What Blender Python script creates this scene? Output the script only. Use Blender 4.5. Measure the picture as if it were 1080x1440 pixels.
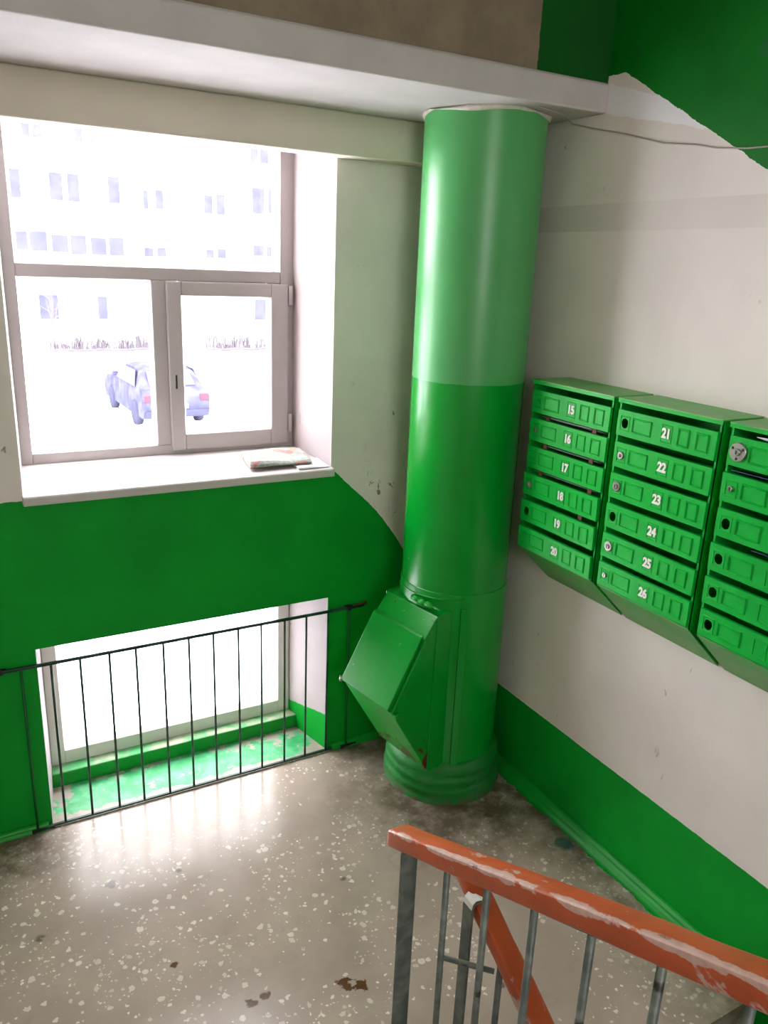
import bpy, math, random
from mathutils import Matrix, Vector
random.seed(7)
sc = bpy.context.scene
col = sc.collection
for o in list(bpy.data.objects):
    bpy.data.objects.remove(o)

# ------------------------------------------------------------------ camera
CR = ((0.8751636657, -0.4821823031, 0.0398595634), (-0.1101510674, -0.2787883652, -0.9540145648), (0.4711213225, 0.8305283102, -0.2970983430))
cam = bpy.data.objects.new('camera', bpy.data.cameras.new('camera'))
col.objects.link(cam)
cm = Matrix.Identity(4)
for i in range(3):
    cm[i][0] = CR[0][i]; cm[i][1] = -CR[1][i]; cm[i][2] = -CR[2][i]
cm[0][3], cm[1][3], cm[2][3] = 0.0, -2.8035, 2.1
cam.matrix_world = cm
cam.data.sensor_fit = 'VERTICAL'; cam.data.sensor_height = 36.0
cam.data.lens = 1110.99 * 36.0 / 1440.0
cam.data.clip_start = 0.05; cam.data.clip_end = 300
sc.camera = cam

# ------------------------------------------------------------------ world, light, exposure
w = bpy.data.worlds.new('world'); sc.world = w; w.use_nodes = True
bg = w.node_tree.nodes['Background']
bg.inputs[0].default_value = (1.0, 0.98, 0.995, 1); bg.inputs[1].default_value = 2.4
sc.view_settings.view_transform = 'Standard'; sc.view_settings.look = 'None'
sc.view_settings.gamma = 1.0; sc.view_settings.use_curve_mapping = False
sc.view_settings.exposure = 3.28
try:
    sc.cycles.max_bounces = 14; sc.cycles.diffuse_bounces = 8; sc.cycles.transparent_max_bounces = 12
    sc.cycles.caustics_reflective = False; sc.cycles.caustics_refractive = False
except Exception:
    pass

def portal(name, loc, sx, sz):
    l = bpy.data.lights.new(name, 'AREA'); l.shape = 'RECTANGLE'; l.size = sx; l.size_y = sz
    l.cycles.is_portal = True
    o = bpy.data.objects.new(name, l); col.objects.link(o)
    o.location = loc; o.rotation_euler = (-math.pi / 2, 0, 0)
    return o
portal('window_sky_portal', (0.76, 0.46, 1.95), 1.14, 1.3)
portal('window_sky_portal', (0.75, 0.46, 0.40), 1.1, 0.72)

# ------------------------------------------------------------------ helpers
def lin(r, g, b):
    f = lambda c: (c / 255 / 12.92) if c / 255 <= 0.04045 else ((c / 255 + 0.055) / 1.055) ** 2.4
    return (f(r), f(g), f(b), 1)

class NT:
    """small wrapper around a material's node tree"""
    def __init__(s, name):
        s.m = bpy.data.materials.new(name); s.m.use_nodes = True
        s.t = s.m.node_tree; s.b = s.t.nodes['Principled BSDF']
        s.tc = s.t.nodes.new('ShaderNodeTexCoord')
        s.p = s.tc.outputs['Object']
    def sep(s, v=None):
        n = s.t.nodes.new('ShaderNodeSeparateXYZ'); s.t.links.new(v or s.p, n.inputs[0]); return n.outputs
    def put(s, sock, v):
        if isinstance(v, bpy.types.NodeSocket): s.t.links.new(v, sock)
        else: sock.default_value = v
    def math(s, op, a, b=0.0, c=None, clamp=False):
        n = s.t.nodes.new('ShaderNodeMath'); n.operation = op; n.use_clamp = clamp
        s.put(n.inputs[0], a); s.put(n.inputs[1], b)
        if c is not None: s.put(n.inputs[2], c)
        return n.outputs[0]
    def noise(s, scale, detail=4, rough=0.55, vec=None, dist=0.0):
        n = s.t.nodes.new('ShaderNodeTexNoise'); n.inputs['Scale'].default_value = scale
        n.inputs['Detail'].default_value = detail; n.inputs['Roughness'].default_value = rough
        n.inputs['Distortion'].default_value = dist
        s.t.links.new(vec or s.p, n.inputs['Vector']); return n.outputs['Fac']
    def scaled(s, sx, sy, sz):
        n = s.t.nodes.new('ShaderNodeVectorMath'); n.operation = 'MULTIPLY'
        s.t.links.new(s.p, n.inputs[0]); n.inputs[1].default_value = (sx, sy, sz); return n.outputs[0]
    def voro(s, scale, vec=None):
        n = s.t.nodes.new('ShaderNodeTexVoronoi'); n.inputs['Scale'].default_value = scale
        s.t.links.new(vec or s.p, n.inputs['Vector']); return n.outputs
    def smooth(s, v, a, b):
        n = s.t.nodes.new('ShaderNodeMapRange'); n.interpolation_type = 'SMOOTHSTEP'
        s.put(n.inputs[0], v); n.inputs[1].default_value = a; n.inputs[2].default_value = b
        return n.outputs[0]
    def mix(s, f, a, b):
        n = s.t.nodes.new('ShaderNodeMix'); n.data_type = 'RGBA'
        s.put(n.inputs[0], f); s.put(n.inputs[6], a); s.put(n.inputs[7], b); return n.outputs[2]
    def bump(s, h, strength=0.3, dist=0.004):
        n = s.t.nodes.new('ShaderNodeBump'); n.inputs['Strength'].default_value = strength
        n.inputs['Distance'].default_value = dist
        s.t.links.new(h, n.inputs['Height']); s.t.links.new(n.outputs[0], s.b.inputs['Normal'])
    def done(s, color, rough=0.5, metal=0.0, spec=0.5):
        s.put(s.b.inputs['Base Color'], color); s.put(s.b.inputs['Roughness'], rough)
        s.put(s.b.inputs['Metallic'], metal); s.b.inputs['Specular IOR Level'].default_value = spec
        return s.m

def vary(n, c, amt=0.08, scale=6.0):
    lo = tuple(v * (1 - amt) for v in c[:3]) + (1,); hi = tuple(min(1, v * (1 + amt)) for v in c[:3]) + (1,)
    return n.mix(n.smooth(n.noise(scale, 5), 0.3, 0.7), lo, hi)

def simple(name, c, rough=0.5, metal=0.0, amt=0.08, scale=6.0, bs=40.0, bump=0.15, spec=0.5):
    n = NT(name); cc = vary(n, c, amt, scale); n.bump(n.noise(bs, 4), bump, 0.003)
    return n.done(cc, rough, metal, spec)

GREEN = lin(0, 150, 42)
WALL = lin(228, 219, 213)
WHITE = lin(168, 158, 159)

def scuffs(n, density=0.70):
    """dark handling marks with shapes of their own"""
    v = n.scaled(1.0, 1.0, 0.35)
    a = n.smooth(n.noise(34, 3, 0.6, v, 0.6), density, density + 0.05)
    m = n.smooth(n.noise(2.3, 2), 0.50, 0.62)
    return n.math('MULTIPLY', a, m)

# ---- wall materials
def mat_wall_back():
    n = NT('back_wall_paint'); x, y, z = n.sep()
    nz = n.math('MULTIPLY_ADD', n.noise(30, 3), 0.012, -0.006)
    zz = n.math('ADD', z, nz)
    # lower green dado, stepping down in a slope right of the window
    top = n.math('SUBTRACT', 1.297, n.math('MULTIPLY', n.math('MAXIMUM', n.math('SUBTRACT', x, 1.352), 0.0), 0.93))
    xx = n.math('MAXIMUM', n.math('SUBTRACT', x, 1.50), 0.0)
    top = n.math('SUBTRACT', top, n.math('MULTIPLY', n.math('MULTIPLY', xx, xx), 1.7))
    top = n.math('MAXIMUM', top, 0.372)
    green_front = n.math('LESS_THAN', zz, top)
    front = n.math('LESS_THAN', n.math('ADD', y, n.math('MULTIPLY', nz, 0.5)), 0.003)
    # green patch on the sides of the low recess
    side = n.math('LESS_THAN', zz, n.math('SUBTRACT', 0.177, n.math('MULTIPLY', y, 0.2)))
    low_green = n.math('MULTIPLY', side, n.math('GREATER_THAN', x, 0.8))
    g = n.math('MAXIMUM', n.math('MULTIPLY', green_front, front), n.math('MULTIPLY', low_green, n.math('SUBTRACT', 1.0, front)))
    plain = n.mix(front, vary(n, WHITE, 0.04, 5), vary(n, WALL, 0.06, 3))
    dirt = n.math('MULTIPLY', n.smooth(n.noise(7, 5), 0.45, 0.75), n.smooth(y, 0.20, 0.30))
    plain = n.mix(n.math('MULTIPLY', dirt, 0.45), plain, lin(168, 140, 118))
    spot = n.math('MULTIPLY', n.smooth(n.math('ABSOLUTE', n.math('SUBTRACT', x, 1.56)), 0.17, 0.08), n.smooth(n.math('ABSOLUTE', n.math('SUBTRACT', z, 1.15)), 0.28, 0.10))
    more = n.math('MULTIPLY', n.smooth(n.noise(30, 4, 0.65, n.scaled(1, 1, .45), 0.8), 0.62, 0.66), spot)
    hair = n.math('MULTIPLY', n.smooth(n.noise(48, 5, 0.7, None, 0.5), 0.62, 0.72), n.smooth(n.noise(4, 2), 0.5, 0.65))
    plain = n.mix(n.math('MULTIPLY', hair, 0.35), plain, lin(150, 140, 122))
    plain = n.mix(n.math('MULTIPLY', n.math('MAXIMUM', scuffs(n, 0.66), more), 0.75), plain, lin(88, 78, 62))
    c = n.mix(g, plain, vary(n, GREEN, 0.10, 3))
    n.bump(n.noise(45, 4, 0.6, n.scaled(1, 1, 0.35)), 0.22, 0.004)
    return n.done(c, n.math('MULTIPLY_ADD', g, -0.20, 0.75), 0, 0.2)

def mat_wall_right():
    n = NT('right_wall_paint'); x, y, z = n.sep()
    nz = n.math('MULTIPLY_ADD', n.noise(26, 4, 0.65), 0.018, -0.009)
    zz = n.math('ADD', z, nz)
    low = n.math('LESS_THAN', n.math('ADD', z, n.math('MULTIPLY', nz, 0.35)), n.math('MINIMUM', 0.372, n.math('MULTIPLY_ADD', n.math('ADD', y, 1.75), 0.5, 0.372)))
    t = n.math('MULTIPLY', n.math('MINIMUM', n.math('ADD', y, 0.72), 0.0), 0.57)
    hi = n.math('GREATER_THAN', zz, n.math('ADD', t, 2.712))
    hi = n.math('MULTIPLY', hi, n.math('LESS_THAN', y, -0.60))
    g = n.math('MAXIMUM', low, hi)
    plain = vary(n, WALL, 0.05, 2.5)
    plain = n.mix(n.math('MULTIPLY', scuffs(n, 0.69), 0.6), plain, lin(105, 95, 82))
    yy = n.math('ADD', y, 0.653)
    wash = n.math('MULTIPLY', n.math('GREATER_THAN', zz, n.math('MULTIPLY_ADD', yy, 0.22, 2.602)), n.math('LESS_THAN', zz, n.math('MULTIPLY_ADD', yy, 0.30, 2.690)))
    plain = n.mix(n.math('MULTIPLY', wash, n.math('LESS_THAN', y, -0.65)), plain, lin(240, 236, 240))
    old = n.math('MULTIPLY', n.smooth(n.noise(5, 3), 0.63, 0.66), hi)
    gc = n.mix(hi, vary(n, GREEN, 0.12, 3), vary(n, lin(0, 106, 22), 0.14, 3))  # upper green is the dado paint darkened, shade put into the colour
    gc = n.mix(n.math('MULTIPLY', old, 0.5), gc, lin(40, 92, 60))
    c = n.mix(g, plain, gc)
    n.bump(n.noise(40, 4, 0.6, n.scaled(1, 1, 0.4)), 0.2, 0.004)
    return n.done(c, n.math('MULTIPLY_ADD', g, -0.20, 0.75), 0, 0.2)

def mat_upper_wall():
    n = NT('upper_wall_paint'); x, y, z = n.sep()
    g = n.math('GREATER_THAN', n.math('ADD', x, n.math('MULTIPLY_ADD', n.noise(40, 3), 0.01, -0.005)), 1.697)
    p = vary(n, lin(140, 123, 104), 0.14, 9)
    c = n.mix(g, p, vary(n, lin(0, 84, 18), 0.1, 3))  # green end darkened further, shade painted into its colour
    n.bump(n.noise(60, 5), 0.3, 0.004)
    return n.done(c, 0.8, 0, 0.3)

def mat_floor():
    n = NT('terrazzo'); x, y, z = n.sep()
    wv = n.t.nodes.new('ShaderNodeVectorMath'); wv.operation = 'ADD'
    nn = n.t.nodes.new('ShaderNodeTexNoise'); nn.inputs['Scale'].default_value = 60
    n.t.links.new(n.p, nn.inputs['Vector'])
    sc_ = n.t.nodes.new('ShaderNodeVectorMath'); sc_.operation = 'SCALE'; sc_.inputs['Scale'].default_value = 0.020
    n.t.links.new(nn.outputs['Color'], sc_.inputs[0])
    n.t.links.new(n.p, wv.inputs[0]); n.t.links.new(sc_.outputs[0], wv.inputs[1])
    base = vary(n, lin(180, 164, 152), 0.12, 3)
    grime = n.smooth(n.noise(1.6, 5, 0.6), 0.35, 0.75)
    base = n.mix(n.math('MULTIPLY', grime, 0.4), base, lin(158, 142, 126))
    spot = n.smooth(n.noise(16, 5, 0.6), 0.55, 0.80)
    base = n.mix(n.math('MULTIPLY', spot, 0.3), base, lin(140, 124, 108))
    dens = n.math('ADD', n.smooth(n.noise(3.1, 3), 0.36, 0.60), n.math('MULTIPLY', n.smooth(x, 0.8, 0.0), 0.45))
    def chips(scale, keep, rmin, rmax):
        v = n.voro(scale, wv.outputs[0]); r, g2, b2 = n.sep(v['Color'])
        rad = n.math('MULTIPLY_ADD', g2, rmax - rmin, rmin)
        k = n.math('GREATER_THAN', n.math('MULTIPLY_ADD', dens, 0.38, r), keep)
        return n.math('MULTIPLY', n.math('LESS_THAN', v['Distance'], rad), k), b2
    a, ta = chips(42, 1.02, 0.14, 0.46)
    b, tb = chips(88, 1.14, 0.12, 0.42)
    c = n.mix(b, base, n.mix(tb, lin(206, 194, 182), lin(240, 232, 224)))
    c = n.mix(a, c, n.mix(ta, lin(200, 186, 174), lin(244, 236, 228)))
    # trodden-in dirt by the chute and along the walls (dry black-brown soil)
    def near(px, py, rad, soft, ns=7, rag=1.0):
        dx = n.math('SUBTRACT', x, px); dy = n.math('SUBTRACT', y, py)
        d = n.math('SQRT', n.math('ADD', n.math('MULTIPLY', dx, dx), n.math('MULTIPLY', dy, dy)))
        d = n.math('ADD', d, n.math('MULTIPLY_ADD', n.noise(ns, 4), rad * rag, -rad * 0.5 * rag))
        return n.smooth(d, rad + soft, rad - soft)
    soil = n.math('MAXIMUM', near(1.74, -0.46, 0.42, 0.18), near(1.52, -0.06, 0.17, 0.10))
    soil = n.math('MAXIMUM', soil, n.smooth(n.math('ADD', x, n.math('MULTIPLY_ADD', n.noise(5, 4), 0.3, -0.15)), 1.62, 2.0))
    soil = n.math('MAXIMUM', soil, near(0.06, -0.10, 0.16, 0.10))
    soil = n.math('MULTIPLY', soil, n.smooth(n.noise(11, 5, 0.65), 0.25, 0.62))
    c = n.mix(n.math('MULTIPLY', soil, 0.85), c, lin(84, 68, 46))
    for (px, py, r) in ((0.875, -1.14, 0.022), (0.915, -1.165, 0.02), (0.60, -1.075, 0.014), (0.645, -1.07, 0.014), (0.43, -0.842, 0.010)):
        c = n.mix(near(px, py, r, 0.004, 45, 3.4), c, lin(96, 64, 38))
    for (px, py, r) in ((0.325, -0.412, 0.018), (1.30, -1.36, 0.012), (1.737, -0.70, 0.014), (1.06, -0.75, 0.010), (0.08, -0.55, 0.012), (0.55, -0.45, 0.01)):
        c = n.mix(n.math('MULTIPLY', near(px, py, r, 0.005, 40, 2.6), 0.7), c, lin(82, 74, 70))
    # green and teal paint spilt along the right wall
    spill = n.math('GREATER_THAN', n.math('ADD', x, n.math('MULTIPLY_ADD', n.noise(12, 5, 0.7), 0.09, -0.045)), 1.945)
    c = n.mix(spill, c, vary(n, GREEN, 0.2, 20))
    c = n.mix(n.math('MULTIPLY', near(1.905, -0.96, 0.035, 0.008, 30), 0.8), c, lin(20, 84, 84))
    n.bump(n.noise(9, 4, 0.6), 0.12, 0.006)
    rr = n.math('MULTIPLY_ADD', n.smooth(n.noise(8, 5, 0.65), 0.3, 0.7), 0.12, 0.15)
    rr = n.math('MULTIPLY_ADD', soil, 0.4, rr)
    return n.done(c, rr, 0, 0.4)

def mat_recess():
    n = NT('worn_recess_paint'); x, y, z = n.sep()
    conc = vary(n, lin(168, 158, 146), 0.15, 12)
    edge = n.math('MULTIPLY', n.smooth(y, 0.045, 0.0), 0.25)
    edge = n.math('ADD', edge, n.math('MULTIPLY', n.smooth(x, 1.16, 1.36), 0.17))
    edge = n.math('ADD', edge, n.math('MULTIPLY', n.smooth(x, 0.36, 0.18), 0.15))
    edge = n.math('ADD', edge, n.math('MULTIPLY', n.smooth(y, 0.16, 0.23), 0.10))
    v = n.math('ADD', n.noise(9, 6, 0.65), edge)
    g = n.smooth(v, 0.63, 0.58)
    c = n.mix(g, conc, n.mix(n.smooth(n.noise(15, 5), 0.35, 0.7), lin(40, 160, 90), lin(96, 186, 134)))
    n.bump(n.noise(30, 5), 0.4, 0.004)
    return n.done(c, 0.5, 0, 0.5)

def mat_step():
    n = NT('recess_step_paint'); x, y, z = n.sep()
    top = n.smooth(z, 0.062, 0.068)
    c = n.mix(top, vary(n, GREEN, 0.1, 5), n.mix(n.smooth(n.noise(9, 5), 0.4, 0.62), lin(70, 170, 100), lin(168, 178, 150)))
    n.bump(n.noise(30, 5), 0.4, 0.004)
    return n.done(c, 0.45)

def mat_pipe():
    n = NT('chute_pipe_paint'); x, y, z = n.sep()
    zz = n.math('ADD', z, n.math('MULTIPLY_ADD', n.noise(20, 2), 0.006, -0.003))
    t = n.math('GREATER_THAN', zz, 1.712)
    c = n.mix(t, vary(n, GREEN, 0.06, 2), vary(n, lin(82, 168, 96), 0.05, 2))
    chip = n.smooth(n.noise(26, 3), 0.76, 0.78)
    c = n.mix(n.math('MULTIPLY', chip, 0.6), c, lin(150, 205, 160))
    n.bump(n.noise(70, 3), 0.10, 0.002)
    return n.done(c, n.math('MULTIPLY_ADD', t, 0.06, 0.27), 0, 0.5)

def mat_hatch(rust_amt):
    n = NT('hatch_paint'); x, y, z = n.sep()
    c = vary(n, GREEN, 0.07, 4)
    pale = n.smooth(n.noise(24, 3, 0.6), 0.72, 0.75)
    c = n.mix(n.math('MULTIPLY', pale, 0.5), c, lin(150, 190, 150))
    if rust_amt:
        v = n.math('ADD', n.noise(22, 5, 0.6), n.math('MULTIPLY', n.smooth(z, 0.36, 0.20), 0.17))
        c = n.mix(n.smooth(v, 0.66, 0.68), c, lin(92, 44, 24))
    n.bump(n.noise(50, 4), 0.15, 0.002)
    return n.done(c, 0.3, 0, 0.5)

def mat_collar():
    n = NT('collar_paint'); x, y, z = n.sep()
    c = n.mix(n.smooth(n.noise(14, 5), 0.4, 0.7), lin(0, 128, 40), lin(52, 130, 70))
    c = n.mix(n.smooth(n.noise(30, 5, 0.6), 0.66, 0.69), c, lin(104, 60, 38))
    c = n.mix(n.math('MULTIPLY', n.smooth(z, 0.05, 0.0), n.smooth(n.noise(20, 4), 0.4, 0.6)), c, lin(96, 86, 66))
    n.bump(n.noise(25, 5), 0.6, 0.008)
    return n.done(c, 0.55)

def mat_mail(dust=0.0, nm='mailbox_green'):
    n = NT(nm)
    c = vary(n, lin(0, 174, 54), 0.08, 12)
    if dust:
        c = n.mix(n.math('MULTIPLY', n.smooth(n.noise(10, 4), 0.2, 0.6), dust), c, lin(150, 160, 118))
    n.bump(n.noise(160, 4), 0.25, 0.0015)
    return n.done(c, 0.40, 0, 0.24)

def mat_handrail(nm, slope, zoff, edge_x, edge_h, wear):
    """orange gloss paint; the wear runs along the upper edge that hands rub"""
    n = NT(nm); x, y, z = n.sep()
    v = n.scaled(1, 0.3, 0.6)
    c = vary(n, lin(190, 84, 46), 0.10, 7)
    h = n.math('SUBTRACT', z, n.math('MULTIPLY_ADD', y, slope, zoff))
    dx = n.math('SUBTRACT', x, edge_x); dh = n.math('SUBTRACT', h, edge_h)
    d = n.math('SQRT', n.math('ADD', n.math('MULTIPLY', dx, dx), n.math('MULTIPLY', dh, dh)))
    rub = n.smooth(d, 0.017, 0.003)
    pale = n.smooth(n.math('MULTIPLY_ADD', rub, 0.20 * wear, n.noise(24, 6, 0.62, v)), 0.62, 0.66)
    c = n.mix(n.math('MULTIPLY', pale, 0.85), c, n.mix(n.noise(60, 3), lin(176, 140, 128), lin(230, 205, 196)))
    dark = n.smooth(n.math('MULTIPLY_ADD', rub, 0.05 * wear, n.noise(17, 5, 0.62, v)), 0.66, 0.70)
    c = n.mix(n.math('MULTIPLY', dark, 0.7), c, lin(84, 40, 28))
    n.bump(n.noise(30, 6, 0.6, v), 0.4, 0.004)
    return n.done(c, 0.30, 0, 0.5)

def mat_iron():
    n = NT('worn_grey_iron')
    c = n.mix(n.smooth(n.noise(20, 5), 0.35, 0.7), lin(92, 100, 96), lin(130, 136, 128))
    c = n.mix(n.smooth(n.noise(12, 5), 0.64, 0.72), c, lin(52, 46, 42))
    n.bump(n.noise(60, 4), 0.2, 0.002)
    return n.done(c, 0.5, 0.2)

def mat_guard():
    n = NT('guard_rail_paint')
    c = n.mix(n.smooth(n.noise(9, 4), 0.45, 0.6), lin(10, 52, 34), lin(52, 80, 72))
    n.bump(n.noise(60, 4), 0.2, 0.002)
    return n.done(c, 0.4, 0.2)

def mat_guard_green():
    n = NT('guard_rail_green')
    c = vary(n, lin(0, 92, 36), 0.2, 9); n.bump(n.noise(60, 4), 0.2, 0.002)
    return n.done(c, 0.4)

def mat_glass(nm='window_glass', k=1.0):
    m = bpy.data.materials.new(nm); m.use_nodes = True; t = m.node_tree
    t.nodes.remove(t.nodes['Principled BSDF']); out = t.nodes['Material Output']
    tr = t.nodes.new('ShaderNodeBsdfTransparent'); gl = t.nodes.new('ShaderNodeBsdfGlossy'); gl.inputs['Roughness'].default_value = 0.02
    mx = t.nodes.new('ShaderNodeMixShader'); mx.inputs[0].default_value = 0.025
    no = t.nodes.new('ShaderNodeTexNoise'); no.inputs['Scale'].default_value = 3
    cr = t.nodes.new('ShaderNodeMix'); cr.data_type = 'RGBA'
    cr.inputs[6].default_value = (0.93 * k, 0.94 * k, 0.95 * k, 1); cr.inputs[7].default_value = (0.97 * k, 0.97 * k, 0.98 * k, 1)
    t.links.new(no.outputs['Fac'], cr.inputs[0]); t.links.new(cr.outputs[2], tr.inputs[0])
    t.links.new(tr.outputs[0], mx.inputs[1]); t.links.new(gl.outputs[0], mx.inputs[2]); t.links.new(mx.outputs[0], out.inputs[0])
    return m

def mat_news():
    n = NT('newsprint'); x, y, z = n.sep()
    paper = lin(176, 174, 168)
    bl = n.voro(26); r, g, b = n.sep(bl['Color'])
    blocks = n.mix(n.math('GREATER_THAN', r, 0.55), lin(152, 160, 150), n.mix(n.math('GREATER_THAN', g, 0.5), lin(172, 118, 110), lin(184, 164, 134)))
    c = n.mix(n.math('GREATER_THAN', b, 0.30), paper, blocks)
    wv = n.t.nodes.new('ShaderNodeTexWave'); wv.inputs['Scale'].default_value = 60; wv.inputs['Distortion'].default_value = 3
    n.t.links.new(n.p, wv.inputs['Vector'])
    txt = n.math('MULTIPLY', n.math('GREATER_THAN', wv.outputs['Fac'], 0.6), n.math('GREATER_THAN', n.noise(90, 2), 0.48))
    c = n.mix(n.math('MULTIPLY', txt, 0.5), c, lin(56, 54, 58))
    n.bump(n.noise(20, 3), 0.2, 0.003)
    return n.done(c, 0.8)

M = dict(
    back=mat_wall_back(), right=mat_wall_right(), upper=mat_upper_wall(), floor=mat_floor(), recess=mat_recess(), step=mat_step(),
    pipe=mat_pipe(), hatch=mat_hatch(False), hatch_rust=mat_hatch(True), collar=mat_collar(),
    mail=mat_mail(), mail_top=mat_mail(0.5, 'mailbox_green_dusty'), mail_bottom=mat_mail(0.45, 'mailbox_green_faded'),
    rail=mat_handrail('handrail_paint_worn', -.49, .837, -.024, .044, 1.0), rail2=mat_handrail('handrail_paint', .57, .745, -.024, .040, 0.2), iron=mat_iron(), guard=mat_guard(), guard_green=mat_guard_green(), glass=mat_glass(), glass_dimmed=mat_glass('dimmed_low_window_glass', .80), news=mat_news(),
    ceiling=simple('ceiling_whitewash', lin(202, 193, 193), 0.85, bs=70, bump=0.25, amt=0.05),
    beam=simple('beam_paint', lin(212, 202, 188), 0.8, bs=50, bump=0.2, amt=0.04, scale=2),
    band=simple('wall_band_grey', lin(217, 208, 202), 0.8, bs=50, bump=0.2, amt=0.04, scale=2),
    plain=simple('stairwell_paint', lin(214, 208, 198), 0.8, amt=0.04),
    green=simple('green_gloss_paint', GREEN, 0.45, amt=0.12, bs=25, bump=0.4),
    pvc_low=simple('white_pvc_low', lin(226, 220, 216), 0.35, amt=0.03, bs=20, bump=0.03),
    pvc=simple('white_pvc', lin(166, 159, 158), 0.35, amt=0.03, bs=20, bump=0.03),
    sill=simple('sill_board', lin(200, 192, 190), 0.3, amt=0.03, bs=20, bump=0.04),
    gasket=simple('dark_gasket', lin(60, 58, 60), 0.6),
    dark=simple('dark_hole', lin(30, 28, 28), 0.7),
    black=simple('soot', lin(22, 24, 22), 0.8, bs=60, bump=0.6),
    chrome=simple('lock_steel', lin(190, 186, 180), 0.28, 0.9, bs=80, bump=0.1),
    white=simple('white_paint', lin(236, 232, 226), 0.5, amt=0.02),
    paper=simple('white_paper', lin(214, 216, 222), 0.7, amt=0.05),
    paper_blue=simple('blue_leaflet', lin(70, 84, 130), 0.6, amt=0.4, scale=30),
    rust=simple('rusty_tab', lin(124, 64, 44), 0.7, amt=0.3, scale=40),
    plaster=simple('rough_plaster', lin(226, 220, 208), 0.9, amt=0.1, scale=30, bs=40, bump=0.8),
    cable=simple('painted_cable', lin(170, 162, 152), 0.6),
    concrete=simple('concrete', lin(150, 142, 132), 0.8, amt=0.1, bs=30, bump=0.3),
    snow=simple('snow', lin(228, 230, 234), 0.9, amt=0.02, scale=0.3, bs=1.2, bump=0.5),
    facade=simple('facade_panels', lin(236, 232, 226), 0.9, amt=0.04, scale=0.5, bs=3, bump=0.1),
    far_glass=simple('far_window_glass', lin(62, 62, 80), 0.9, amt=0.14, scale=1.5, spec=0.0),
    far_frame=simple('far_window_frame', lin(224, 224, 228), 0.6),
    brick_panel=simple('orange_balcony_panel', lin(190, 128, 104), 0.8, amt=0.1, scale=3),
    twig=simple('bare_twigs', lin(66, 60, 66), 0.9),
    car=simple('dark_car_paint', lin(62, 62, 80), 0.9, amt=0.3, scale=3, bs=3, bump=0.02, spec=0.0),
    car_glass=simple('car_glass', lin(68, 68, 88), 0.9, spec=0.0),
    tyre=simple('tyre_rubber', lin(52, 52, 66), 0.9, spec=0.0),
    tail=simple('tail_light_red', lin(110, 40, 50), 0.5, spec=0.1),
)

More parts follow.
